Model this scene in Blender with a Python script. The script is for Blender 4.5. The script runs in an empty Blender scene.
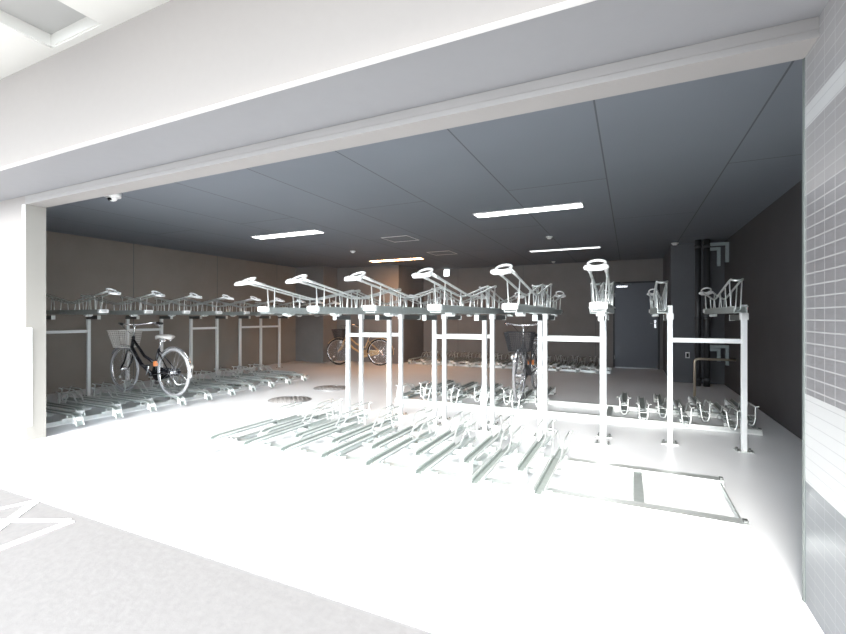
import bpy, bmesh, math, random
from mathutils import Vector, Matrix
random.seed(4)
PI = math.pi
sc = bpy.context.scene
C = bpy.context.scene.collection

# ------------------------------------------------------------------ materials
def new_mat(name):
    m = bpy.data.materials.new(name); m.use_nodes = True
    nt = m.node_tree; b = nt.nodes['Principled BSDF']
    return m, nt, b

def plain(name, col, rough=0.5, metal=0.0, noise=0.0, nscale=8.0, bump=0.0, spec=0.5):
    m, nt, b = new_mat(name)
    b.inputs['Roughness'].default_value = rough
    b.inputs['Metallic'].default_value = metal
    b.inputs['Specular IOR Level'].default_value = spec
    tc = nt.nodes.new('ShaderNodeTexCoord')
    n = nt.nodes.new('ShaderNodeTexNoise'); n.inputs['Scale'].default_value = nscale
    n.inputs['Detail'].default_value = 6
    nt.links.new(tc.outputs['Object'], n.inputs['Vector'])
    r = nt.nodes.new('ShaderNodeMapRange')
    r.inputs['To Min'].default_value = 1 - noise; r.inputs['To Max'].default_value = 1 + noise
    nt.links.new(n.outputs['Fac'], r.inputs['Value'])
    mx = nt.nodes.new('ShaderNodeVectorMath'); mx.operation = 'SCALE'
    mx.inputs[0].default_value = col
    nt.links.new(r.outputs['Result'], mx.inputs['Scale'])
    nt.links.new(mx.outputs['Vector'], b.inputs['Base Color'])
    if bump > 0:
        bp = nt.nodes.new('ShaderNodeBump'); bp.inputs['Strength'].default_value = bump
        bp.inputs['Distance'].default_value = 0.01
        nt.links.new(n.outputs['Fac'], bp.inputs['Height'])
        nt.links.new(bp.outputs['Normal'], b.inputs['Normal'])
    return m

def emit(name, col, strength):
    m, nt, b = new_mat(name)
    b.inputs['Base Color'].default_value = (*[min(1, c) for c in col], 1)
    b.inputs['Emission Color'].default_value = (*col, 1)
    b.inputs['Emission Strength'].default_value = strength
    return m

def brick(name, axes, bw, rh, c1, c2, cm, mortar, offset=0.0, rough=0.5, shift=(0, 0), bump=0.3, smooth=0.1, noise=0.0, spec=0.5):
    """axes: which object coords feed the texture's x and y"""
    m, nt, b = new_mat(name)
    b.inputs['Roughness'].default_value = rough
    b.inputs['Specular IOR Level'].default_value = spec
    tc = nt.nodes.new('ShaderNodeTexCoord')
    sp = nt.nodes.new('ShaderNodeSeparateXYZ'); nt.links.new(tc.outputs['Object'], sp.inputs[0])
    cb = nt.nodes.new('ShaderNodeCombineXYZ')
    for k in range(2):
        ad = nt.nodes.new('ShaderNodeMath'); ad.operation = 'ADD'
        ad.inputs[1].default_value = shift[k]
        nt.links.new(sp.outputs[axes[k]], ad.inputs[0])
        nt.links.new(ad.outputs[0], cb.inputs[k])
    bt = nt.nodes.new('ShaderNodeTexBrick')
    bt.offset = offset; bt.squash = 1.0
    bt.inputs['Scale'].default_value = 1.0
    bt.inputs['Brick Width'].default_value = bw
    bt.inputs['Row Height'].default_value = rh
    bt.inputs['Mortar Size'].default_value = mortar
    bt.inputs['Mortar Smooth'].default_value = smooth
    bt.inputs['Color1'].default_value = (*c1, 1); bt.inputs['Color2'].default_value = (*c2, 1)
    bt.inputs['Mortar'].default_value = (*cm, 1)
    nt.links.new(cb.outputs[0], bt.inputs['Vector'])
    out = bt.outputs['Color']
    if noise:
        n = nt.nodes.new('ShaderNodeTexNoise'); n.inputs['Scale'].default_value = 1.6; n.inputs['Detail'].default_value = 8
        nt.links.new(tc.outputs['Object'], n.inputs['Vector'])
        r = nt.nodes.new('ShaderNodeMapRange')
        r.inputs['To Min'].default_value = 1 - noise; r.inputs['To Max'].default_value = 1 + noise
        nt.links.new(n.outputs['Fac'], r.inputs['Value'])
        mx = nt.nodes.new('ShaderNodeVectorMath'); mx.operation = 'SCALE'
        nt.links.new(out, mx.inputs[0]); nt.links.new(r.outputs['Result'], mx.inputs['Scale'])
        out = mx.outputs['Vector']
    nt.links.new(out, b.inputs['Base Color'])
    if bump:
        bp = nt.nodes.new('ShaderNodeBump'); bp.inputs['Strength'].default_value = bump
        bp.inputs['Distance'].default_value = 0.003; bp.invert = True
        nt.links.new(bt.outputs['Fac'], bp.inputs['Height'])
        nt.links.new(bp.outputs['Normal'], b.inputs['Normal'])
    return m

M = {}
M['galv'] = plain('galvanised_steel', (0.74, 0.77, 0.76), 0.38, 0.75, 0.10, 30)
M['gutter'] = plain('worn_steel_gutter', (0.36, 0.40, 0.385), 0.5, 0.6, 0.15, 25)
M['galv_dull'] = plain('galvanised_channel', (0.50, 0.54, 0.53), 0.45, 0.75, 0.15, 25)
M['white_steel'] = plain('white_coated_steel', (0.84, 0.85, 0.85), 0.35, 0.25, 0.03)
M['post'] = plain('silver_post', (0.80, 0.82, 0.83), 0.42, 0.35, 0.04, 14)
M['dark_steel'] = plain('dark_steel', (0.16, 0.17, 0.17), 0.45, 0.6, 0.1)
M['floor'] = plain('coated_concrete_floor', (0.74, 0.75, 0.77), 0.34, 0, 0.05, 1.7, 0.0, 0.45)
M['asphalt'] = plain('asphalt', (0.147, 0.144, 0.146), 0.85, 0, 0.13, 25, 0.15, 0.3)
M['paint'] = plain('road_paint', (0.85, 0.85, 0.84), 0.6, 0, 0.03)
M['plaster'] = plain('pale_plaster', (0.31, 0.285, 0.270), 0.7, 0, 0.025, 18, 0.05)
M['soffit'] = plain('grey_soffit', (0.27, 0.27, 0.282), 0.7, 0, 0.03, 12)
M['lip'] = plain('warm_grey_lintel', (0.33, 0.315, 0.307), 0.6, 0, 0.02)
M['trim'] = plain('pale_trim', (0.74, 0.72, 0.71), 0.4, 0, 0.02)
M['canopy'] = plain('white_canopy_board', (0.72, 0.71, 0.675), 0.6, 0, 0.015)
M['hatch'] = plain('grey_hatch_board', (0.43, 0.43, 0.42), 0.6, 0, 0.02)
M['ceiling'] = brick('dark_ceiling_boards', (1, 0), 3.9, 0.975, (0.165, 0.184, 0.213), (0.173, 0.192, 0.222), (0.085, 0.092, 0.105), 0.006, 0.5, 0.8, (1.25, 10.75 - 0.80 + 0.975), 0.2, 0.1, 0.05)
M['wall'] = plain('dark_brown_wall', (0.21, 0.20, 0.195), 0.75, 0, 0.16, 2.2, 0.1, 0.3)
M['lidgrey'] = plain('dark_hatch_board', (0.165, 0.185, 0.21), 0.7, 0, 0.03)
M['jamb'] = plain('shaded_reveal_beige', (0.27, 0.256, 0.235), 0.55, 0, 0.02)  # darker beige stands in for shade on the pillar's inner side
M['edge'] = plain('grey_green_edge', (0.16, 0.18, 0.175), 0.5, 0.2, 0.02)
M['wall_l'] = plain('taupe_wall', (0.26, 0.232, 0.205), 0.75, 0, 0.14, 2.2, 0.1, 0.3)
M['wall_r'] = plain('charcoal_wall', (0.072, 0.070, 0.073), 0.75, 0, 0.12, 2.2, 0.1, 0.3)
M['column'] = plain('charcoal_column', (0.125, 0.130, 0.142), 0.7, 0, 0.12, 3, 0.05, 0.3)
M['door'] = plain('navy_door', (0.088, 0.098, 0.120), 0.45, 0.1, 0.05)
M['doorframe'] = plain('black_frame', (0.03, 0.032, 0.036), 0.5, 0.1, 0.05)
T = 0.0475
M['tile_mid'] = brick('grey_glazed_tile', (1, 2), 2*T, T, (0.175, 0.171, 0.178), (0.19, 0.186, 0.193), (0.35, 0.345, 0.35), 0.0028, 0, 0.3, (0.035, 0.0))
M['tile_pale'] = brick('pale_grey_tile', (1, 2), 2*T, T, (0.26, 0.252, 0.254), (0.275, 0.267, 0.269), (0.35, 0.343, 0.343), 0.0026, 0, 0.35, (0.035, 0.0))
M['tile_white'] = brick('white_tile', (1, 2), 90.0, T, (0.46, 0.46, 0.46), (0.46, 0.46, 0.46), (0.33, 0.33, 0.34), 0.0016, 0, 0.3, (40, 0.0))
M['tile_low'] = brick('blue_grey_tile', (1, 2), 2*T, T, (0.125, 0.134, 0.146), (0.135, 0.144, 0.155), (0.18, 0.19, 0.20), 0.0022, 0, 0.3, (0.035, 0.0))
M['plastic_white'] = plain('white_plastic', (0.85, 0.85, 0.85), 0.4)
M['plastic_black'] = plain('black_plastic', (0.02, 0.02, 0.022), 0.4)
M['lens'] = plain('dark_lens', (0.01, 0.01, 0.012), 0.1)
M['rubber'] = plain('tyre_rubber', (0.03, 0.03, 0.03), 0.8, 0, 0.1, 40)
M['rubber_grey'] = plain('grey_tyre_rubber', (0.30, 0.30, 0.31), 0.8, 0, 0.1, 40)
M['chrome'] = plain('bright_alloy', (0.80, 0.80, 0.82), 0.25, 0.9, 0.03)
M['bike_black'] = plain('black_bike_enamel', (0.012, 0.012, 0.016), 0.25)
M['bike_gold'] = plain('gold_bike_enamel', (0.55, 0.38, 0.20), 0.35, 0.3)
M['bike_grey'] = plain('dark_grey_bike_enamel', (0.06, 0.06, 0.065), 0.3)
M['basket_silver'] = plain('silver_wire', (0.72, 0.70, 0.67), 0.4, 0.5)
M['basket_black'] = plain('black_wire', (0.03, 0.03, 0.035), 0.5)
M['saddle_pale'] = plain('pale_saddle_vinyl', (0.50, 0.48, 0.46), 0.5)
M['orange'] = plain('orange_reflector', (0.75, 0.25, 0.08), 0.3)
M['red'] = plain('red_reflector', (0.65, 0.04, 0.05), 0.3)
M['green'] = plain('green_sticker', (0.12, 0.55, 0.16), 0.5)
M['pipe_dark'] = plain('dark_pipe_paint', (0.055, 0.057, 0.06), 0.38, 0.2, 0.1)
M['pipe_pale'] = plain('galvanised_bracket', (0.36, 0.42, 0.43), 0.5, 0.4, 0.25, 60)
M['pipe_brass'] = plain('stainless_guard_pipe', (0.55, 0.48, 0.38), 0.35, 0.7)
M['manhole'] = plain('cast_manhole_lid', (0.30, 0.29, 0.285), 0.75, 0.1, 0.2, 60, 0.6)
M['light_cool'] = emit('cool_led', (1.0, 1.0, 1.0), 8.0)
M['light_dim'] = emit('dim_led', (0.95, 0.97, 1.0), 1.6)
M['light_warm'] = emit('warm_led', (1.0, 0.50, 0.22), 27.0)
M['sign_lit'] = emit('lit_white_lamp', (0.95, 1.0, 0.98), 2.2)
M['alu'] = plain('aluminium_edge', (0.42, 0.43, 0.45), 0.4, 0.6)

# ------------------------------------------------------------------ mesh helpers
class MB:
    def __init__(s): s.v = []; s.f = []; s.mi = []; s.m = 0; s.sm = []
    def add(s, vs, fs, smooth=False):
        o = len(s.v); s.v += [tuple(p) for p in vs]
        for f in fs:
            s.f.append(tuple(i + o for i in f)); s.mi.append(s.m); s.sm.append(smooth)
        return s
    def box(s, x0, x1, y0, y1, z0, z1, bev=0.0):
        if bev > 0:
            bm = bmesh.new()
            bmesh.ops.create_cube(bm, size=1.0)
            for v in bm.verts:
                v.co = Vector(((x0+x1)/2 + v.co.x*(x1-x0), (y0+y1)/2 + v.co.y*(y1-y0), (z0+z1)/2 + v.co.z*(z1-z0)))
            bmesh.ops.bevel(bm, geom=bm.edges[:], offset=bev, segments=2, affect='EDGES', profile=0.5)
            bm.verts.index_update()
            s.add([v.co for v in bm.verts], [[v.index for v in f.verts] for f in bm.faces])
            bm.free(); return s
        v = [(x, y, z) for z in (z0, z1) for y in (y0, y1) for x in (x0, x1)]
        return s.add(v, [(0, 2, 3, 1), (4, 5, 7, 6), (0, 1, 5, 4), (2, 6, 7, 3), (0, 4, 6, 2), (1, 3, 7, 5)])
    def tube(s, pts, r, n=8, closed=False, rs=None, flat=None, caps=True):
        P = [Vector(p) for p in pts]; N = len(P)
        ring = []; prev = None
        for i in range(N):
            if closed: t = (P[(i+1) % N] - P[i-1])
            elif i == 0: t = P[1] - P[0]
            elif i == N-1: t = P[-1] - P[-2]
            else: t = (P[i+1]-P[i]).normalized() + (P[i]-P[i-1]).normalized()
            if t.length < 1e-9: t = Vector((0, 0, 1))
            t.normalize()
            if prev is None:
                up = Vector((0, 0, 1)) if abs(t.z) < 0.9 else Vector((1, 0, 0))
                a = t.cross(up).normalized()
            else:
                a = (prev - t * prev.dot(t))
                a = a.normalized() if a.length > 1e-6 else t.orthogonal().normalized()
            prev = a; b = t.cross(a)
            rr = rs[i] if rs else r
            fa = 1.0; fb = 1.0 if flat is None else flat
            for k in range(n):
                th = 2*PI*k/n + PI/n
                ring.append(P[i] + a*math.cos(th)*rr*fa + b*math.sin(th)*rr*fb)
        fs = []
        M_ = N if closed else N-1
        for i in range(M_):
            for k in range(n):
                a0 = i*n+k; a1 = i*n+(k+1) % n; j = (i+1) % N
                fs.append((a0, a1, j*n+(k+1) % n, j*n+k))
        if not closed and caps:
            fs.append(tuple(reversed(range(n)))); fs.append(tuple((N-1)*n+k for k in range(n)))
        return s.add(ring, fs, n > 5)
    def disc(s, c, axis, r, h, n=24, r2=None):
        c = Vector(c); ax = Vector(axis).normalized()
        return s.tube([c - ax*h/2, c + ax*h/2], r, n, rs=[r, r2 if r2 is not None else r])
    def ell(s, c, rx, ry, rz, nu=14, nv=9):
        v = []; f = []
        for j in range(nv+1):
            ph = -PI/2 + PI*j/nv
            for i in range(nu):
                th = 2*PI*i/nu
                v.append((c[0]+rx*math.cos(ph)*math.cos(th), c[1]+ry*math.cos(ph)*math.sin(th), c[2]+rz*math.sin(ph)))
        for j in range(nv):
            for i in range(nu):
                f.append((j*nu+i, j*nu+(i+1) % nu, (j+1)*nu+(i+1) % nu, (j+1)*nu+i))
        return s.add(v, f, True)
    def build(s, name, mats, parent=None, loc=None):
        me = bpy.data.meshes.new(name); me.from_pydata(s.v, [], s.f)
        if not isinstance(mats, (list, tuple)): mats = [mats]
        for m in mats: me.materials.append(m)
        for p, i, q in zip(me.polygons, s.mi, s.sm): p.material_index = i; p.use_smooth = q
        me.update()
        bm = bmesh.new(); bm.from_mesh(me); bmesh.ops.remove_doubles(bm, verts=bm.verts, dist=1e-6)
        bmesh.ops.recalc_face_normals(bm, faces=bm.faces); bm.to_mesh(me); bm.free()
        o = bpy.data.objects.new(name, me); C.objects.link(o)
        if parent: o.parent = parent
        if loc: o.location = loc
        return o

def fillet(pts, r, n=4, closed=False):
    P = [Vector(p) for p in pts]; out = []
    N = len(P)
    for i in range(N):
        if not closed and i in (0, N-1): out.append(P[i]); continue
        a = P[i-1] - P[i]; b = P[(i+1) % N] - P[i]
        d = min(r, a.length*0.45, b.length*0.45)
        p0 = P[i] + a.normalized()*d; p2 = P[i] + b.normalized()*d
        for k in range(n+1):
            t = k/n
            out.append(p0*(1-t)**2 + P[i]*2*t*(1-t) + p2*t*t)
    return out

def tag(o, label=None, cat=None, group=None, kind=None):
    if label: o['label'] = label
    if cat: o['category'] = cat
    if group: o['group'] = group
    if kind: o['kind'] = kind
    return o
def empty(name, loc=(0, 0, 0), rz=0.0):
    o = bpy.data.objects.new(name, None); C.objects.link(o)
    o.empty_display_size = 0.1
    o.location = loc; o.rotation_euler = (0, 0, rz); return o
def copy_tree(o, parent=None):
    c = o.copy(); C.objects.link(c)
    if parent: c.parent = parent
    for ch in list(o.children): copy_tree(ch, c)
    return c
def struct(name, mb, m, label=None, parent=None):
    o = mb.build(name, m, parent)
    if parent is None: o['kind'] = 'structure'
    if label: o['label'] = label
    return o
ORD = ['first', 'second', 'third', 'fourth', 'fifth', 'sixth', 'seventh', 'eighth', 'ninth', 'tenth', 'eleventh', 'twelfth', 'thirteenth', 'fourteenth', 'fifteenth']

# ------------------------------------------------------------------ dimensions
H = 1.20
CEIL = 2.54
XL, XR, YB = -8.2, 1.52, 11.4
YI, YO, YF = 2.36, 2.20, 1.72      # inner edge of lintel, outer face of lintel, fascia
ZS, ZLIP, ZCAN = 2.375, 2.29, 3.08
XP, XT = -5.285, 0.667               # opening sides

# ------------------------------------------------------------------ setting
o = struct('floor', MB().box(XL-2.5, XR+1.5, 1.53, YB+0.3, -0.2, 0.0), M['floor'])
o['label'] = 'pale coated concrete floor of the bicycle garage'
# asphalt outside with a sawn edge towards the slab
mb = MB().box(-14, 12, -14, 1.53, -0.2, -0.004)
struct('floor_asphalt', mb, M['asphalt'], 'light grey asphalt drive outside the garage')
o = struct('ceiling', MB().box(XL-0.3, XR+0.3, YI, YB+0.3, CEIL, CEIL+0.3), M['ceiling'], 'dark blue grey boarded garage ceiling')
struct('wall_left', MB().box(XL-0.3, XL, YO, YB+0.3, 0, CEIL), M['wall_l'], 'dark brown grey left wall of the garage')
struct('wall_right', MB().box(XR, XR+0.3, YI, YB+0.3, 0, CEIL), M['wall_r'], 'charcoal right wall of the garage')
struct('wall_back', MB().box(-5.35, 0.69, YB, YB+0.3, 0, CEIL), M['wall'], 'dark brown grey back wall with the door in it')
struct('wall_back_left', MB().box(-7.27, -5.35, 9.9, YB+0.3, 0, CEIL), M['wall'], 'projecting stretch of back wall lit warm by the ceiling lamp')
struct('wall_corner_column', MB().box(XL, -7.27, 9.3, YB+0.3, 0, CEIL), M['wall'], 'grey corner column at the far left')
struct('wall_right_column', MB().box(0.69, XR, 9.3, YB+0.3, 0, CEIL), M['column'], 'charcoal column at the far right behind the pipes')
# front: left wall, with the soffit and the lintel
struct('wall_front', MB().box(-11.5, XP, YO, YI, 0, ZS), M['plaster'], 'pale plastered front wall left of the opening')
struct('wall_fascia', MB().box(-11.5, XR+2.5, YF, YI, ZS+0.001, ZCAN+0.3), [M['plaster']], 'pale plastered fascia above the opening')
struct('ceiling_soffit', MB().box(-11.5, XR+2.5, YF+0.012, YO-0.001, ZS-0.006, ZS+0.0005), M['soffit'], 'flat grey soffit under the fascia')
struct('trim_1', MB().box(-11.5, XR+2.5, YF-0.012, YF+0.012, ZS-0.012, ZS+0.004, 0.003), M['trim'], 'thin pale drip edge along the fascia')
mb = MB().box(XP, XT, YO, YI, ZLIP, ZS).box(XP, XT, YO-0.006, YO, ZLIP-0.004, ZLIP+0.010).box(XP, XT, YO-0.004, YO, ZLIP+0.03, ZLIP+0.034)
struct('trim_2', mb, M['lip'], 'warm grey lintel across the top of the opening')
# jamb trims of left pillar
mb = MB().box(XP-0.05, XP-0.035, YO-0.004, YO, 0, ZLIP).box(XP-0.004, XP+0.004, YO-0.005, YI, 0, ZLIP)
mb.box(XP-0.02, XP-0.004, YO-0.007, YO, 0, ZLIP)
struct('trim_6', MB().box(XP, XP+0.012, YO+0.002, YI+0.004, 0, ZLIP), M['jamb'], 'thin beige sheet added to dim the inner side of the left pillar')  # sheet added to darken the overbright reveal, shade put into its colour
struct('trim_3', mb, M['trim'], 'thin metal jamb strips on the left pillar')
# tiled pillar, one mesh with bands of tile
mb = MB()
bands = [(0, 0.513, 3), (0.513, 0.878, 2), (0.878, 1.713, 0), (1.713, 1.987, 1), (1.987, 2.078, 2), (2.078, ZS+0.02, 1)]
for z0, z1, k in bands:
    mb.m = k; mb.box(XT, XR+2.5, 1.2, YI, z0, z1)
struct('wall_right_tiled', mb, [M['tile_mid'], M['tile_pale'], M['tile_white'], M['tile_low']], 'tiled pillar right of the opening in grey and white bands')
mb = MB().box(XT-0.004, XT+0.006, YI-0.008, YI+0.012, 0, ZLIP)
struct('trim_4', mb, M['edge'], 'grey green metal edge strip on the tiled pillar')
# tile above soffit level on the fascia side
mb = MB().box(XT, XR+2.5, 0.6, YF-0.013, ZS+0.021, ZCAN); 
struct('wall_right_upper', mb, M['tile_pale'], 'pale tiled wall above the pillar')
# canopy with the recessed hatch
rx0, rx1, ry0, ry1 = -3.66, -3.07, 1.05, 1.675
mb = MB()
cx0, cx1, cy0, cy1 = -11.5, XR+2.5, -0.35, YF
mb.box(cx0, rx0, cy0, cy1, ZCAN, ZCAN+0.1).box(rx1, cx1, cy0, cy1, ZCAN, ZCAN+0.1)
mb.box(rx0, rx1, cy0, ry0, ZCAN, ZCAN+0.1).box(rx0, rx1, ry1, cy1, ZCAN, ZCAN+0.1)
struct('ceiling_canopy', mb, M['canopy'], 'white canopy ceiling over the entrance')
e = empty('ceiling_recess', ((rx0+rx1)/2, (ry0+ry1)/2, ZCAN))
e['kind'] = 'structure'; e['label'] = 'square recess with a grey board in the white canopy'
hx, hy = (rx1-rx0)/2, (ry1-ry0)/2
MB().box(-hx, hx, -hy, hy, 0.088, 0.1).build('recess_board', M['hatch'], e)
mb = MB()
for a in (0, 1):
    q = 0.012
    mb.box(-hx, -hx+q, -hy, hy, 0.006, 0.088).box(hx-q, hx, -hy, hy, 0.006, 0.088)
    mb.box(-hx, hx, -hy, -hy+q, 0.006, 0.088).box(-hx, hx, hy-q, hy, 0.006, 0.088)
    break
mb.build('recess_frame', M['canopy'], e)

# corner guard on the pillar
e = empty('corner_guard', (XP, YO, 0.14))
tag(e, 'tall white corner guard wrapped around the left pillar edge', 'corner guard')
mb = MB().box(-0.078, 0.026, -0.026, 0.0, 0, 0.955, 0.003).box(0.013, 0.0255, 0.0005, 0.045, 0, 0.955)
mb.build('guard_strip', M['plastic_white'], e)
for z in (0.12, 0.48, 0.84): MB().disc((-0.04, -0.0275, z), (0, 1, 0), 0.006, 0.004, 12).build('screw', M['alu'], e)

# door in the back wall
d = empty('door_1', (0.133, YB, 0)); d['kind'] = 'structure'; d['label'] = 'dark navy steel door in the back wall'
w = 0.45
MB().box(-w-0.04, -w, -0.03, 0.05, 0, 2.03).box(w, w+0.04, -0.03, 0.05, 0, 2.03).box(-w-0.04, w+0.04, -0.03, 0.05, 1.99, 2.03).build('door_frame', M['doorframe'], d)
MB().box(-w, w, -0.014, 0.03, 0.02, 1.99, 0.003).build('door_panel', M['door'], d)
MB().box(-w, w, -0.035, 0.0, 0.0, 0.018).build('threshold', M['alu'], d)
ha = MB().box(w-0.075, w-0.03, -0.026, -0.014, 0.95, 1.13, 0.003).build('handle_plate', M['chrome'], d)
MB().tube([(w-0.052, -0.02, 1.06), (w-0.052, -0.07, 1.06), (w-0.17, -0.07, 1.06)], 0.009, 8).build('handle', M['chrome'], ha)
cl = MB().box(-w+0.03, -w+0.28, -0.06, -0.014, 1.89, 1.945, 0.006).build('door_closer', M['chrome'], d)
MB().tube([(-w+0.2, -0.045, 1.95), (-w+0.35, -0.10, 1.97), (-w+0.12, -0.04, 2.0)], 0.007, 6).build('closer_arm', M['alu'], cl)
for z in (0.25, 1.72): MB().disc((-w-0.005, -0.035, z), (0, 0, 1), 0.009, 0.1, 10).build('hinge', M['alu'], d)

# faint form joints on the left wall and back wall
mb = MB()
for y in (3.2, 5.0, 6.8, 8.6): mb.box(XL, XL+0.003, y, y+0.008, 0, CEIL)
for x in (-4.3, -2.5, -0.75): mb.box(x, x+0.008, YB-0.003, YB, 0, CEIL)
struct('trim_5', mb, M['column'], 'thin vertical joints on the garage walls')

# ------------------------------------------------------------------ ceiling fittings
def ceiling_light(x0, x1, y0, y1, mat, label):
    cx, cy = (x0+x1)/2, (y0+y1)/2
    e = empty('ceiling_light', (cx, cy, CEIL)); a, b = (x1-x0)/2, (y1-y0)/2
    tag(e, label, 'ceiling light', 'recessed strip lights in the garage ceiling')
    mb = MB(); z0, z1 = -0.012, 0.0
    for bx in ((-a, a, -b, -b+0.012), (-a, a, b-0.012, b), (-a, -a+0.012, -b, b), (a-0.012, a, -b, b)): mb.box(*bx, z0, z1)
    mb.build('frame', M['plastic_white'], e)
    MB().box(-a+0.012, a-0.012, -b+0.012, b-0.012, -0.008, -0.001).build('diffuser', mat, e)
ceiling_light(-5.70, -4.36, 5.38, 5.62, M['light_cool'], 'white lit strip light above the left side of the aisle')
ceiling_light(-1.84, -0.50, 5.42, 5.65, M['light_cool'], 'biggest brightest white strip light, nearest on the right')
ceiling_light(-1.84, -0.50, 8.93, 9.10, M['light_dim'], 'dim greyish strip light at the far right near the back wall')
ceiling_light(-5.62, -4.26, 8.90, 9.12, M['light_warm'], 'warm orange strip light near the far left wall')

def hatch(x0, x1, y0, y1, label):
    e = empty('ceiling_hatch', ((x0+x1)/2, (y0+y1)/2, CEIL)); a, b = (x1-x0)/2, (y1-y0)/2
    tag(e, label, 'access hatch', 'square ceiling hatches')
    mb = MB()
    for bx in ((-a, a, -b, -b+0.018), (-a, a, b-0.018, b), (-a, -a+0.006, -b, b), (a-0.006, a, -b, b)): mb.box(*bx, -0.006, 0)
    mb.build('hatch_frame', M['plastic_white'], e)
    MB().box(-a+0.008, a-0.008, -b+0.02, b-0.02, -0.003, -0.0005).build('hatch_lid', M['lidgrey'], e)
hatch(-3.80, -3.31, 6.40, 6.88, 'square metal edged ceiling hatch, the nearer of two')
hatch(-3.80, -3.30, 8.24, 8.72, 'square metal edged ceiling hatch, the farther of two')

def detector(x, y, label, r=0.055):
    e = empty('smoke_detector', (x, y, CEIL)); tag(e, label, 'smoke detector', 'white round ceiling detectors')
    MB().disc((0, 0, -0.008), (0, 0, 1), r, 0.016, 20).build('base', M['plastic_white'], e)
    MB().disc((0, 0, -0.028), (0, 0, 1), r*0.55, 0.026, 20, r*0.85).build('sensor_head', M['plastic_white'], e)
detector(-5.08, 7.45, 'small white round detector between the left strip lights')
detector(-1.21, 7.50, 'small white detector with a pointed head between the right strip lights')
detector(-1.66, 10.9, 'tiny white detector beside the back wall, the farthest one', 0.045)
detector(0.74, 9.12, 'white detector at the top of the charcoal column', 0.06)

e = empty('security_camera', (-5.05, 2.86, CEIL+0.002))
tag(e, 'white dome security camera on the ceiling near the left pillar', 'security camera')
MB().disc((0, 0, -0.025), (0, 0, 1), 0.078, 0.05, 28, 0.083).build('camera_base', M['plastic_white'], e)
g = MB(); g.ell((0, 0, -0.05), 0.05, 0.05, 0.045); g.build('camera_dome', M['plastic_white'], e)
MB().tube([(0.015, -0.03, -0.075), (0.022, -0.05, -0.085)], 0.017, 14).build('camera_lens', M['lens'], e)

e = empty('emergency_lamp', (-4.62, YB, 2.33)); tag(e, 'small square lit white lamp high on the back wall', 'lamp')
MB().box(-0.09, 0.09, -0.04, 0.0, 0, 0.20, 0.006).build('lamp_body', M['plastic_white'], e)
MB().box(-0.078, 0.078, -0.046, -0.039, 0.012, 0.188, 0.002).build('lamp_lens', M['sign_lit'], e)

# ------------------------------------------------------------------ manholes
def manhole(x, y, r, label):
    e = empty('manhole_cover', (x, y, 0)); tag(e, label, 'manhole cover', 'round manhole covers in the aisle')
    mb = MB(); n = 40
    mb.tube([(r*math.cos(2*PI*k/n), r*math.sin(2*PI*k/n), 0.002) for k in range(n)], 0.007, 6, closed=True)
    mb.build('cover_ring', M['alu'], e)
    mb = MB().disc((0, 0, 0.0015), (0, 0, 1), r-0.006, 0.003, 40)
    for k in range(-6, 7):
        for j in range(-6, 7):
            if math.hypot(k, j)*0.042 < r-0.03 and (k+j) % 2 == 0: mb.box(k*0.042-0.012, k*0.042+0.012, j*0.042-0.012, j*0.042+0.012, 0.003, 0.005)
    mb.build('cover_lid', M['manhole'], e)
    mb = MB()
    for sx in (-1, 1): mb.box(sx*r*0.75-0.02, sx*r*0.75+0.02, -0.008, 0.008, 0.003, 0.0065)
    mb.build('lifting_slot', M['plastic_black'], e)
manhole(-4.45, 4.93, 0.30, 'round grey manhole cover, the nearer one in the aisle')
manhole(-4.55, 6.05, 0.30, 'round grey manhole cover, the farther one in the aisle')

# ------------------------------------------------------------------ painted lines on the asphalt
def stripe(p, q, w, label, h=0.004):
    p = Vector((*p, 0)); q = Vector((*q, 0)); t = (q-p).normalized(); n = Vector((-t.y, t.x, 0))*w/2
    mid = (p+q)/2
    v = [p+n-mid, p-n-mid, q-n-mid, q+n-mid]
    mb = MB().add([(a.x, a.y, 0) for a in v] + [(a.x, a.y, h) for a in v], [(0, 1, 2, 3), (4, 7, 6, 5), (0, 4, 5, 1), (1, 5, 6, 2), (2, 6, 7, 3), (3, 7, 4, 0)])
    o = mb.build('painted_line', M['paint'], None, (mid.x, mid.y, -0.004))
    tag(o, label, 'road marking', 'white painted lines on the asphalt')
stripe((-3.52, 1.51), (-3.62, 1.22), 0.030, 'thin white painted line nearest the left pillar')
stripe((-3.50, 1.51), (-3.10, 1.06), 0.055, 'broad white painted line slanting between the other two', 0.0046)
stripe((-3.00, 1.46), (-3.52, 1.20), 0.028, 'thin white painted line crossing the slanting line', 0.0052)
stripe((-2.97, 1.46), (-2.95, 1.00), 0.045, 'white painted line farthest right on the asphalt', 0.0058)

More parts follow.
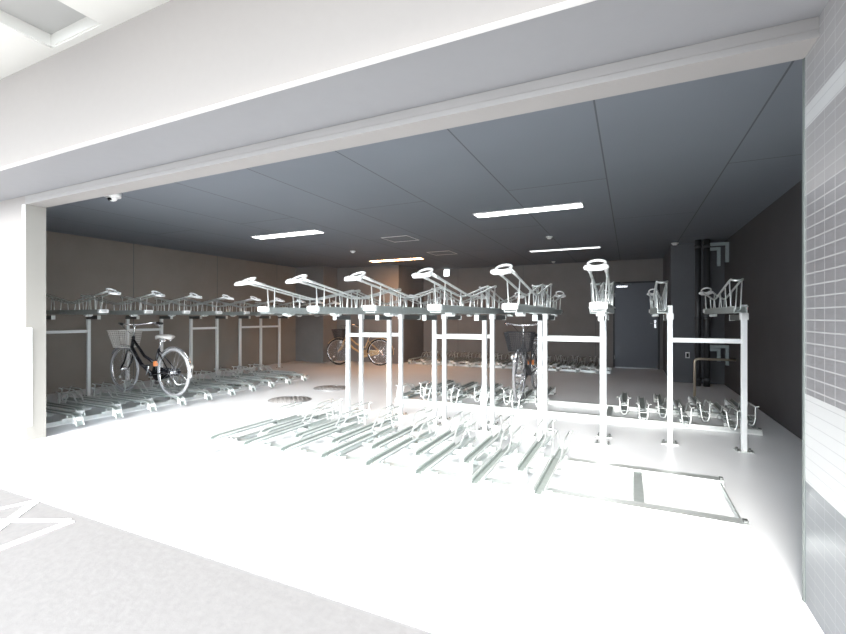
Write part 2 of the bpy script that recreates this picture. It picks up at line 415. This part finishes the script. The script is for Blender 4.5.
# ------------------------------------------------------------------ pipes at the right
def stack_pipe(x, y, r, label):
    e = empty('drain_pipe', (x, y, 0)); tag(e, label, 'pipe', 'dark drain pipes by the column')
    MB().tube([(0, 0, 0), (0, 0, CEIL)], r, 18).build('pipe', M['pipe_dark'], e)
    for z in (0.12, 1.17, 2.42):
        c = MB().tube([(0, 0, z-0.03), (0, 0, z+0.03)], r+0.009, 18).build('collar', M['pipe_dark'], e)
        MB().box(-0.012, 0.012, r, 0.16, z-0.012, z+0.012).build('pipe_clip', M['pipe_dark'], c)
stack_pipe(1.075, 8.95, 0.048, 'dark vertical drain pipe in front of the column, the left one')
stack_pipe(1.205, 8.95, 0.052, 'dark vertical drain pipe in front of the column, the right one')
def l_bracket(x0, x1, y, z, drop, label):
    e = empty('pipe_bracket', (x1, y, z)); tag(e, label, 'bracket', 'pale angle brackets beside the drain pipes')
    MB().box(x0-x1, 0.0, -0.025, 0.025, -0.05, 0.0, 0.003).build('bracket_arm', M['pipe_pale'], e)
    MB().box(-0.05, 0.0, -0.025, 0.025, -drop, -0.05, 0.003).build('bracket_leg', M['pipe_pale'], e)
l_bracket(1.25, XR, 8.93, 2.47, 0.34, 'pale angle bracket high beside the pipes, outer one at the wall')
l_bracket(1.25, 1.40, 8.93, 2.39, 0.32, 'pale angle bracket high beside the pipes, inner smaller one')
l_bracket(1.25, XR, 8.93, 0.72, 0.34, 'pale angle bracket low beside the pipes, outer one at the wall')
l_bracket(1.25, 1.40, 8.93, 0.665, 0.22, 'pale angle bracket low beside the pipes, inner smaller one')
e = empty('guard_pipe', (0.86, 7.5, 0)); tag(e, 'thin bent metal guard pipe standing low in front of the column', 'guard rail')
MB().tube(fillet([(0, 0, 0), (0, 0, 0.59), (0.50, 0.0, 0.59)], 0.06), 0.017, 10).build('bent_pipe', M['pipe_brass'], e)
MB().disc((0, 0, 0.004), (0, 0, 1), 0.045, 0.008, 20).build('floor_flange', M['pipe_brass'], e)
e = empty('wall_socket', (0.955, 9.3, 0.45)); tag(e, 'small pale power socket low on the charcoal column', 'socket')
MB().box(-0.035, 0.035, -0.012, 0, 0, 0.11, 0.003).build('socket_plate', M['plastic_white'], e)
MB().box(-0.018, 0.018, -0.024, -0.011, 0.02, 0.09, 0.003).build('socket_cover', M['plastic_black'], e)

# ------------------------------------------------------------------ two-tier rack: upper trays
ZT = 1.235
def upper_tray():
    root = empty('upper_rack_tray')
    w = 0.045
    y0, y1 = -1.42, 0.24
    mb = MB()
    mb.box(-w, w, y0, y1, 0, 0.005).box(-w, -w+0.005, y0, y1, 0.005, 0.058).box(w-0.005, w, y0, y1, 0.005, 0.058)
    mb.box(-w-0.012, -w, y0, y1, 0.050, 0.058).box(w, w+0.012, y0, y1, 0.050, 0.058)
    mb.box(-w-0.003, -w, y0, y1, 0.022, 0.030).box(w, w+0.003, y0, y1, 0.022, 0.030)
    mb.build('tray_channel', M['galv_dull'], root)
    mb = MB().box(-0.056, 0.056, y0-0.030, y0+0.020, 0.014, 0.062, 0.010)
    cap = mb.build('end_cap', M['white_steel'], root)
    MB().box(-0.03, 0.03, y0-0.034, y0-0.029, 0.024, 0.05, 0.002).build('cap_plate', M['galv'], cap)
    half = [(0.050, -1.66, 0.275), (0.050, -1.50, 0.262), (0.046, -0.80, 0.155), (0.043, -0.66, 0.152), (0.043, -0.10, 0.262), (0.043, 0.06, 0.292)]
    arc = [(0.043*math.cos(a), 0.10+0.05*math.sin(a), 0.296 - 0.012*math.sin(a)) for a in [PI*k/8 for k in range(9)]]
    pts = fillet(half, 0.06, 3) + arc + [Vector((-p.x, p.y, p.z)) for p in reversed(fillet(half, 0.06, 3))]
    MB().tube(pts, 0.0095, 8).build('guide_rail', M['galv'], root)
    # handle: cross grip with bulb ends and a ring above
    mb = MB()
    mb.tube([(-0.060, -1.655, 0.262), (0.060, -1.655, 0.262)], 0.0115, 10)
    mb.ell((-0.058, -1.665, 0.262), 0.014, 0.028, 0.015).ell((0.058, -1.665, 0.262), 0.014, 0.028, 0.015)
    mb.tube([(-0.05, -1.66, 0.258), (-0.035, -1.715, 0.248), (0.035, -1.715, 0.248), (0.05, -1.66, 0.258)], 0.012, 8)
    h = mb.build('handle_grip', M['white_steel'], root)
    pts = []
    for k in range(20):
        th = 2*PI*k/20
        pts.append((0.050*math.cos(th), -1.60+0.062*math.sin(th), 0.293+0.026*math.sin(th)))
    MB().tube(pts, 0.0085, 8, closed=True).build('handle_ring', M['white_steel'], h)
    for s in (-1, 1):
        MB().tube([(s*0.0495, -1.60, 0.276), (s*0.0492, -1.46, 0.257)], 0.0125, 8).build('rod_sleeve', M['white_steel'], h)
    # stirrups from the rods down into the channel
    for y, zt in ((-1.33, 0.236), (-0.98, 0.182), (-0.72, 0.152), (-0.38, 0.204), (-0.14, 0.254), (0.06, 0.290)):
        pts = fillet([(-0.046, y, zt), (-0.034, y+0.004, 0.022), (0.034, y+0.004, 0.022), (0.046, y, zt)], 0.02, 3)
        MB().tube(pts, 0.0055, 6).build('stirrup', M['galv'], root)
    # roller bracket below
    mb = MB().box(-0.03, 0.03, -1.15, -1.05, -0.02, 0.0, 0.003)
    rb = mb.build('roller_bracket', M['galv'], root)
    MB().tube([(-0.036, -1.10, -0.018), (0.036, -1.10, -0.018)], 0.012, 12).build('roller', M['white_steel'], rb)
    return root

# frame of two posts, crossbar and arms ; local: posts at y=0, arms reach towards -y
def rack_frame(n, pitch, ztop, foot=True):
    root = empty('bike_rack_stand')
    for k in range(n):
        x = k*pitch
        p = MB().box(x-0.022, x+0.022, -0.022, 0.022, 0.006, ztop, 0.003).build('post', M['post'], root)
        mb = MB().box(x-0.07, x+0.07, -0.055, 0.055, 0, 0.008, 0.002)
        bp = mb.build('base_plate', M['galv'], p)
        mb = MB()
        for sx in (-1, 1):
            for sy in (-1, 1): mb.disc((x+sx*0.05, sy*0.036, 0.015), (0, 0, 1), 0.009, 0.016, 6)
        mb.build('anchor_bolt', M['dark_steel'], p)
        top = 1.168
        a = MB().box(x-0.02, x+0.02, -0.27 if ztop < 1.2 else -0.50, 0.022 if ztop < 1.2 else -0.0225, top, top+0.052, 0.002).build('support_arm', M['dark_steel'], root)
        yy = -0.27 if ztop < 1.2 else -0.50
        MB().box(x-0.024, x+0.024, yy-0.005, yy, top-0.004, top+0.054, 0.002).build('arm_plate', M['galv'], a)
        if ztop > 1.2:
            MB().box(x-0.03, x+0.03, -0.03, 0.03, 1.175, 1.235, 0.004).build('post_bracket', M['white_steel'], root)
    MB().box(0.022, (n-1)*pitch-0.022, -0.018, 0.018, 0.962, 1.004, 0.003).build('crossbar', M['post'], root)
    if n > 2: pass
    return root

P = 0.578
XK = [0.924 - P*k for k in range(8)]
P1, P2 = 4.48, 4.77
fr = rack_frame(2, P, 1.166)            # low posts under front trays
tall = rack_frame(2, P, 1.31)
for o in (fr, tall): pass
def set_frame(proto, x, y, rz, label, group, first):
    o = proto if first else copy_tree(proto)
    o.location = (x, y, 0); o.rotation_euler = (0, 0, rz); tag(o, label, 'bike rack stand', group); return o
gF = 'upright post frames of the middle rack'
for i, k in enumerate((3, 5, 7)):
    set_frame(fr, XK[k], P1, 0, ['silver two post frame of the front upper row, rightmost of three', 'silver two post frame of the front upper row, middle of three', 'silver two post frame of the front upper row, leftmost of three'][i], gF, i == 0)
lab = ['freestanding silver two post frame at the right end, no trays in front of it', 'silver two post frame just behind the rightmost front frame',
       'silver two post frame just behind the middle front frame', 'silver two post frame just behind the leftmost front frame']
for i, k in enumerate((0, 2, 4, 6)):
    set_frame(tall, XK[k], P2, PI, lab[i], gF, i == 0)
# left row: posts along x=-7.45
XLP, PL = -7.45, 0.575
YL = [3.30 + PL*k for k in range(9)]
tl = rack_frame(2, PL, 1.166)
labs = ['post frame by the left wall, nearest the opening', 'post frame by the left wall behind the parked black bicycle', 'post frame by the left wall, third from the opening']
for i in range(3):
    o = tl if i == 0 else copy_tree(tl)
    o.location = (XLP, YL[2*i], 0); o.rotation_euler = (0, 0, PI/2)
    tag(o, 'silver two ' + labs[i], 'bike rack stand', 'post frames along the left wall')
t3 = rack_frame(3, PL, 1.166); t3.location = (XLP, YL[6], 0); t3.rotation_euler = (0, 0, PI/2)
tag(t3, 'silver three post frame by the left wall, farthest from the opening', 'bike rack stand', 'post frames along the left wall')

ut = upper_tray()
first = True
for i, k in enumerate(reversed(range(2, 8))):
    o = ut if first else copy_tree(ut); first = False
    o.location = (XK[k]+0.05, P1, ZT); o.rotation_euler = (0, 0, 0)
    tag(o, 'upper galvanised tray, %s from the left, handle towards the camera, middle rack' % ORD[i], 'bike rack tray', 'upper trays of the middle rack facing the entrance')
for i, k in enumerate(reversed(range(8))):
    o = copy_tree(ut); o.location = (XK[k]-0.072, P2, ZT); o.rotation_euler = (0, 0, PI)
    tag(o, 'upper galvanised tray, %s from the left, handle towards the back wall, middle rack' % ORD[i], 'bike rack tray', 'upper trays of the middle rack facing the back wall')
for i in range(9):
    o = copy_tree(ut); o.location = (XLP, YL[i], ZT); o.rotation_euler = (0, 0, PI/2)
    tag(o, 'upper galvanised tray by the left wall, %s from the opening' % ORD[i], 'bike rack tray', 'upper trays along the left wall')

# stickers on two posts
o = MB().box(-0.03, 0.03, -0.0012, 0, 0, 0.045).build('sticker', M['green'], None, (XK[2], P2-0.0235, 1.25)); tag(o, 'small green sticker near the top of a silver post', 'sticker')
o = MB().box(0, 0.0012, -0.018, 0.018, 0, 0.03).build('sticker', M['red'], None, (XK[0]+0.0235, P2, 1.262)); tag(o, 'tiny red sticker at the top of the rightmost post', 'sticker')

# ------------------------------------------------------------------ lower rack slots
def lower_slot():
    root = empty('lower_rack_slot')
    # narrow gutter: low run with turned down nose (thin ribbon section)
    mb = MB(); w = 0.028
    prof = [(-0.055, 0.030), (-0.030, 0.085), (0.0, 0.120), (0.75, 0.120)]
    for (ya, za), (yb, zb) in zip(prof[:-1], prof[1:]):
        for x0, x1, h0, h1 in ((-w, w, -0.003, 0.0), (-w, -w+0.006, 0.0, 0.020), (w-0.006, w, 0.0, 0.020)):
            v = [(x0, ya, za+h0), (x1, ya, za+h0), (x1, ya, za+h1), (x0, ya, za+h1), (x0, yb, zb+h0), (x1, yb, zb+h0), (x1, yb, zb+h1), (x0, yb, zb+h1)]
            mb.add(v, [(0, 1, 2, 3), (4, 7, 6, 5), (0, 4, 5, 1), (1, 5, 6, 2), (2, 6, 7, 3), (3, 7, 4, 0)])
    mb.build('wheel_gutter', M['gutter'], root)
    for s in (-1, 1):
        pts = [(s*0.036, -0.062, 0.022), (s*0.036, -0.03, 0.10), (s*0.036, 0.02, 0.143), (s*0.036, 0.74, 0.143), (s*0.040, 0.84, 0.240), (s*0.045, 1.11, 0.240)]
        MB().tube(fillet(pts, 0.04, 3), 0.0075, 7).build('guide_rod', M['galv'], root)
    # U shaped wheel stop at the inner end, flared at the top
    pts = [(-0.075, 1.135, 0.245), (-0.048, 1.11, 0.235), (-0.040, 1.155, 0.11), (-0.022, 1.16, 0.05), (0.022, 1.16, 0.05), (0.040, 1.155, 0.11), (0.048, 1.11, 0.235), (0.075, 1.135, 0.245)]
    MB().tube(fillet(pts, 0.03, 3), 0.0085, 7).build('wheel_stop', M['galv'], root)
    mb = MB().box(-0.042, 0.042, 1.142, 1.152, 0.148, 0.155)
    mb.build('stop_bar', M['galv'], root)
    # nose plate at the entry
    mb = MB().box(-0.046, 0.046, -0.035, 0.01, 0.045, 0.115, 0.008)
    mb.build('nose_block', M['white_steel'], root)
    # back floor of the channel
    mb = MB().box(-0.03, 0.03, 0.75, 1.12, 0.085, 0.09).box(-0.034, -0.03, 0.75, 1.12, 0.085, 0.11).box(0.03, 0.034, 0.75, 1.12, 0.085, 0.11)
    mb.build('front_channel', M['galv_dull'], root)
    for y in (0.20, 0.62, 0.98):
        mb = MB().box(-0.05, 0.05, y-0.02, y+0.02, 0.052, 0.082, 0.003).box(-0.006, 0.006, y-0.01, y+0.01, 0.08, 0.118 if y < 0.7 else 0.086)
        mb.build('foot_bracket', M['galv'], root)
    return root

def rack_base(name_label, length, gap=0.70, ties=(0.0, 0.5, 1.0), third=True):
    root = empty('floor_track'); tag(root, name_label, 'floor track', 'floor rails of the lower racks')
    ys = [0.0, gap]
    for y in ys:
        mb = MB().box(0, length, y-0.045, y+0.045, 0.010, 0.05, 0.003)
        rl = mb.build('rail', M['galv'], root)
        mb = MB()
        for s in (-1, 1): mb.box(0, length, y+s*0.047-0.004, y+s*0.047+0.004, 0.0, 0.014)
        mb.build('rail_flange', M['white_steel'], rl)
        for x in (0.012, length-0.012): MB().box(x-0.012, x+0.012, y-0.02, y+0.02, 0.05, 0.062, 0.002).build('end_stop', M['dark_steel'], rl)
    for t in ties:
        MB().box(t*length-0.03 if t else 0.02, t*length+0.03 if t not in (0, 1) else (0.08 if t == 0 else length-0.02), ys[0]+0.046, ys[1]-0.046, 0.012, 0.042, 0.002).build('cross_tie', M['galv_dull'], root)
    return root

ls = lower_slot(); used = [False]
def put_slot(x, y, rz, label, group):
    o = copy_tree(ls) if used[0] else ls
    used[0] = True
    o.location = (x, y, 0); o.rotation_euler = (0, 0, rz); tag(o, label, 'bike rack slot', group)
# front row, facing the entrance
FB = [-0.503 - 0.404*j for j in range(8)]
FA = [-0.690 - 0.400*j for j in range(7)]
for i, x in enumerate(reversed(FB)): put_slot(x, 2.72, 0, 'floor level bike slot, %s from the left of those reaching farthest towards the camera' % ORD[i], 'long reaching floor slots of the front row')
for i, x in enumerate(reversed(FA)): put_slot(x, 3.08, 0, 'set back floor level bike slot of the front row, %s from the left' % ORD[i], 'set back floor slots of the front row')
b = rack_base('long pair of galvanised floor rails under the front row, empty at the right end', 4.05, 0.72, (0.0, 0.29, 0.58, 0.865, 1.0)); b.location = (-3.45, 3.0, 0)
# rear row, entered from the back : inner ends face the camera
CL = [0.95, 0.545, 0.14] + [-1.275 - 0.405*k for k in range(5)]
CH = [1.17, 0.76, 0.345, -0.06] + [-1.06 - 0.41*k for k in range(5)]
for i, x in enumerate(reversed(CL)): put_slot(x, 5.38+1.16, PI, 'floor slot of the rear middle row with its loop nearer the camera, %s from left' % ORD[i], 'near loop floor slots of the rear middle row')
for i, x in enumerate(reversed(CH)): put_slot(x, 5.72+1.16, PI, 'floor slot of the rear middle row with its loop farther back, %s from left' % ORD[i], 'far loop floor slots of the rear middle row')
b = rack_base('long pair of galvanised floor rails behind the middle posts, bare in the centre', 4.25, 0.72, (0.0, 0.33, 0.66, 1.0)); b.location = (-3.03, 5.54, 0)
# left row
for i in range(10):
    put_slot(-5.44, 2.72+0.405*i, PI/2, 'floor slot along the left wall jutting farthest into the aisle, %s from opening' % ORD[i], 'jutting floor slots along the left wall')
for i in range(10):
    put_slot(-5.80, 2.92+0.405*i, PI/2, 'set back floor slot along the left wall, %s from the opening' % ORD[i], 'set back floor slots along the left wall')
b = rack_base('pair of galvanised floor rails running along the left wall', 4.35, 0.72, (0.0, 0.33, 0.66, 1.0)); b.location = (-5.74, 2.5, 0); b.rotation_euler = (0, 0, PI/2)
# back row
for i in range(12):
    put_slot(-5.0+0.40*i, 9.86, 0, 'floor slot at the back wall jutting out farther, %s from the left' % ORD[i], 'jutting floor slots at the back wall')
for i in range(11):
    put_slot(-4.8+0.40*i, 10.18, 0, 'set back floor slot at the back wall, %s from the left' % ORD[i], 'set back floor slots at the back wall')
b = rack_base('pair of galvanised floor rails along the back wall', 4.75, 0.72, (0.0, 0.5, 1.0)); b.location = (-5.12, 10.14, 0)

# ------------------------------------------------------------------ bicycles (local +y forward, origin under the rear axle)
def wheel(parent, name, y, tyre, rim, ax=0.33):
    w = empty(name); w.parent = parent; w.location = (0, y, ax)
    n = 36; R = 0.313
    MB().tube([(0, R*math.cos(2*PI*k/n), R*math.sin(2*PI*k/n)) for k in range(n)], 0.0175, 8, closed=True).build('tyre', tyre, w)
    MB().tube([(0, (R-0.022)*math.cos(2*PI*k/n), (R-0.022)*math.sin(2*PI*k/n)) for k in range(n)], 0.010, 6, closed=True).build('rim', rim, w)
    mb = MB()
    for k in range(28):
        a = 2*PI*k/28; s = 1 if k % 2 else -1; a2 = a + (0.5 if (k//2) % 2 else -0.5)
        mb.tube([(s*0.028, 0.02*math.cos(a2), 0.02*math.sin(a2)), (0, (R-0.03)*math.cos(a), (R-0.03)*math.sin(a))], 0.0016, 4)
    mb.build('spokes', M['chrome'], w)
    MB().tube([(-0.05, 0, 0), (0.05, 0, 0)], 0.02, 12).build('hub', M['chrome'], w)
    return w

def bicycle(frame_m, basket_m, saddle_m, guard_m, tyre_m, label, wr=.002, carrier=True, orange=True):
    r = empty('bicycle'); tag(r, label, 'bicycle')
    ra = (0, 0, .33); fa = (0, 1.08, .33); bb = (0, .45, .28)
    st = (0, .30, .64); ht = (0, .865, .80); hb = (0, .905, .64)
    mb = MB()
    mb.tube([bb, (0, .45+(.30-.45)*1.0, .64)], .016, 10)
    mb.tube([hb, (0, .70, .42), bb], .024, 10)
    mb.tube([(0, .875, .755), (0, .62, .53), (0, .385, .44)], .019, 10)
    mb.tube([ht, hb], .022, 12)
    for s in (-1, 1):
        mb.tube([(s*.02, .43, .28), (s*.055, .05, .33), (s*.055, 0, .33)], .010, 8)
        mb.tube([(s*.015, .31, .61), (s*.055, .02, .35), (s*.055, 0, .33)], .008, 8)
    mb.tube([(-.035, .45, .28), (.035, .45, .28)], .024, 12)
    mb.build('frame', frame_m, r)
    mb = MB()
    mb.tube([(-.055, .93, .60), (.055, .93, .60)], .014, 8)
    for s in (-1, 1): mb.tube(fillet([(s*.05, .925, .61), (s*.052, .985, .45), (s*.052, 1.08, .33)], .08), .011, 8)
    mb.tube([hb, (0, .925, .61)], .014, 8)
    mb.build('fork', frame_m, r)
    wheel(r, 'front_wheel', 1.08, tyre_m, M['chrome']); wheel(r, 'rear_wheel', 0, tyre_m, M['chrome'])
    # mudguards
    for nm, cy, a0, a1 in (('front_mudguard', 1.08, 35, 150), ('rear_mudguard', 0.0, 10, 200)):
        mb = MB(); R = .352; v = []; f = []; K = 18
        for k in range(K+1):
            a = math.radians(a0 + (a1-a0)*k/K) if nm[0] == 'f' else math.radians(a0-10 + (a1-a0)*k/K)
            for x, d in ((-.026, -.012), (-.014, 0), (.014, 0), (.026, -.012)):
                v.append((x, cy + (R+d)*math.cos(a), .33 + (R+d)*math.sin(a)))
        for k in range(K):
            for q in range(3): f.append((k*4+q, k*4+q+1, k*4+q+5, k*4+q+4))
        mb.add(v, f, True)
        o = mb.build(nm, guard_m, r)
        so = o.modifiers.new('thick', 'SOLIDIFY'); so.thickness = 0.002
    # seat
    MB().tube([st, (0, .255, .75)], .0125, 10).build('seat_post', M['chrome'], r)
    mb = MB(); v = []; f = []; prof = [(.06, .02, .0), (.09, .09, .012), (.15, .105, .02), (.21, .085, .02), (.27, .045, .016), (.33, .026, .012), (.37, .015, .0)]
    for (y, hw, dz) in prof:
        for k in range(10):
            a = 2*PI*k/10; v.append((hw*math.cos(a), y, .80+dz + (.022 if math.sin(a) > 0 else .035)*math.sin(a)))
    for i in range(len(prof)-1):
        for k in range(10): f.append((i*10+k, i*10+(k+1) % 10, (i+1)*10+(k+1) % 10, (i+1)*10+k))
    f.append(tuple(range(10))); f.append(tuple(range((len(prof)-1)*10, len(prof)*10)))
    mb.add(v, f, True); sd = mb.build('saddle', saddle_m, r)
    mb = MB()
    for s in (-1, 1):
        for k in range(1):
            pts = [(s*.04+.014*math.cos(t*1.3), .13+.014*math.sin(t*1.3), .745+t*.0022) for t in range(16)]
            mb.tube(pts, .003, 5)
    mb.tube([(-.04, .2, .755), (.04, .2, .755)], .008, 6); mb.build('saddle_spring', M['chrome'], sd)
    # stem and bar
    MB().tube(fillet([ht, (0, .838, .93), (0, .875, .965)], .03), .012, 10).build('stem', M['chrome'], r)
    for_bar = fillet([(-.28, .66, .985), (-.25, .80, 1.0), (-.10, .88, .97), (.10, .88, .97), (.25, .80, 1.0), (.28, .66, .985)], .08, 4)
    hbr = MB().tube(for_bar, .011, 8).build('handlebar', M['chrome'], r)
    for s in (-1, 1):
        MB().tube([(s*.282, .65, .984), (s*.264, .745, .993)], .0165, 10).build('grip', M['plastic_black'], hbr)
        MB().tube([(s*.26, .77, .99), (s*.235, .76, .965), (s*.262, .66, .955)], .005, 6).build('brake_lever', M['chrome'], hbr)
        MB().tube(fillet([(s*.24, .79, .98), (s*.12, 1.0, .99), (s*.02, .92, .85)], .06), .0035, 5).build('brake_cable', M['plastic_black'], hbr)
    # basket
    bk = MB()
    bx0, bx1, by0, by1 = .13, .175, .92, 1.20
    def ringpts(t):
        hw = bx0 + (bx1-bx0)*t; y0 = .935-.01*t; y1 = 1.14+.07*t; z = .645+.24*t
        return [(-hw, y0, z), (hw, y0, z), (hw, y1, z), (-hw, y1, z)]
    for i in range(9):
        t = i/8; bk.tube(fillet(ringpts(t), .03, 2, True), .0055 if i in (0, 8) else wr, 5, closed=True)
    for side in range(4):
        for j in range(1, 12):
            q = j/12
            a0 = Vector(ringpts(0)[side]).lerp(Vector(ringpts(0)[(side+1) % 4]), q); a1 = Vector(ringpts(1)[side]).lerp(Vector(ringpts(1)[(side+1) % 4]), q)
            bk.tube([a0, a1], wr, 4)
    for j in range(1, 9):
        y = .935+.205*j/9; bk.tube([(-.13, y, .645), (.13, y, .645)], wr, 4)
    bo = bk.build('basket', basket_m, r)
    mb = MB()
    for s in (-1, 1): mb.tube([(s*.06, .98, .645), (s*.058, 1.08, .34)], .004, 5)
    mb.build('basket_stay', M['chrome'], bo)
    # chain case, cranks, pedals
    mb = MB(); v = []; n = 20
    prof = [(.45+.095*math.cos(a), .28+.095*math.sin(a)) for a in [math.radians(x) for x in range(-100, 101, 20)]] + [(0.0+.045*math.cos(a), .33+.045*math.sin(a)) for a in [math.radians(x) for x in range(100, 261, 20)]]
    N = len(prof)
    mb.add([(.060, y, z) for y, z in prof] + [(.078, y, z) for y, z in prof], [tuple(range(N)), tuple(reversed(range(N, 2*N)))] + [(k, (k+1) % N, N+(k+1) % N, N+k) for k in range(N)])
    mb.build('chain_case', frame_m, r)
    for s, dy, dz in ((1, .08, -.14), (-1, -.08, .14)):
        c = MB().tube([(s*.085, .45, .28), (s*.095, .45+dy, .28+dz)], .009, 8).build('crank', M['chrome'], r)
        MB().box(min(s*.10, s*.19), max(s*.10, s*.19), .45+dy-.03, .45+dy+.03, .28+dz-.012, .28+dz+.012, .004).build('pedal', M['plastic_black'], c)
    # kickstand, lamp, reflectors, carrier
    mb = MB()
    for s in (-1, 1): mb.tube([(s*.07, 0.0, .33), (s*.09, -.20, .19)], .007, 6)
    mb.tube([(-.09, -.20, .19), (.09, -.20, .19)], .007, 6); mb.build('kickstand', M['chrome'], r)
    mb = MB()
    for s in (-1, 1):
        mb.tube([(s*.05, -.25, .70), (s*.05, .24, .71)], .006, 6); mb.tube([(s*.055, -.05, .70), (s*.06, 0, .34)], .005, 6)
    for k in range(5): mb.tube([(-.05, -.25+.1*k, .70), (.05, -.25+.1*k, .70)], .005, 6)
    if carrier: mb.build('carrier', M['chrome'], r)
    mb = MB().tube([(.085, 1.02, .56), (.085, 1.08, .56)], .028, 14, rs=[.018, .03]); mb.build('front_lamp', M['plastic_white'], r)
    MB().box(-.02, .02, -.372, -.36, .40, .44, .005).build('rear_reflector', M['saddle_pale'], r)
    if orange: MB().box(-.045, .045, .33, .37, .40, .47, .008).build('frame_reflector', M['orange'], r)
    for yy in (0.0, 1.08):
        MB().disc((.02, yy+.14, .20), (1, 0, 0), .022, .008, 14).build('wheel_reflector', M['plastic_white'], r)
    return r

b1 = bicycle(M['bike_black'], M['basket_silver'], M['saddle_pale'], M['chrome'], M['rubber_grey'], 'black step through bicycle with a silver wire basket parked at the left wall', .002, False)
b1.location = (-5.58, 3.935, 0.120); b1.rotation_euler = (0, 0, PI/2)
b2 = bicycle(M['bike_gold'], M['basket_black'], M['plastic_black'], M['bike_gold'], M['rubber'], 'gold coloured bicycle standing side on before the far left wall', .003, False, False)
b2.location = (-5.58, 9.36, 0.0); b2.rotation_euler = (0, 0, math.radians(104))
b3 = bicycle(M['bike_grey'], M['basket_black'], M['plastic_black'], M['chrome'], M['rubber_grey'], 'dark bicycle with a black basket facing the camera in the middle rack', .0036)
b3.location = (-1.275, 6.68, 0.120); b3.rotation_euler = (0, 0, PI)

# ------------------------------------------------------------------ light
world = bpy.data.worlds.new('World'); sc.world = world; world.use_nodes = True
nt = world.node_tree; bg = nt.nodes['Background']
bg.inputs['Color'].default_value = (0.86, 0.94, 1.0, 1); tcw = nt.nodes.new('ShaderNodeTexCoord')
dt = nt.nodes.new('ShaderNodeVectorMath'); dt.operation = 'DOT_PRODUCT'
gd = Vector((0.75, -0.85, 0.36)).normalized(); dt.inputs[1].default_value = gd
nt.links.new(tcw.outputs['Generated'], dt.inputs[0])
mrw = nt.nodes.new('ShaderNodeMapRange'); mrw.interpolation_type = 'SMOOTHSTEP'
mrw.inputs['From Min'].default_value = 0.55; mrw.inputs['From Max'].default_value = 1.0
mrw.inputs['To Min'].default_value = 2.4; mrw.inputs['To Max'].default_value = 6.5
nt.links.new(dt.outputs['Value'], mrw.inputs['Value']); nt.links.new(mrw.outputs['Result'], bg.inputs['Strength'])
sun = bpy.data.lights.new('sun', 'SUN'); sun.energy = 9; sun.angle = math.radians(34); sun.color = (1.0, 0.96, 0.9)
so = bpy.data.objects.new('sun', sun); C.objects.link(so)
d = Vector((-0.02, 1.0, -0.64)).normalized()
so.rotation_euler = d.to_track_quat('-Z', 'Y').to_euler()

# ------------------------------------------------------------------ camera
cam = bpy.data.cameras.new('camera'); co = bpy.data.objects.new('camera', cam); C.objects.link(co)
cam.sensor_width = 36; cam.lens = 36*439/846; cam.clip_start = 0.02
co.location = (0, 0, H); co.rotation_euler = (PI/2, 0, math.atan2(0.426, 0.905))
sc.camera = co
sc.view_settings.view_transform = 'Standard'; sc.view_settings.look = 'None'
sc.view_settings.exposure = 0.97; sc.view_settings.gamma = 1
sc.view_settings.use_curve_mapping = False
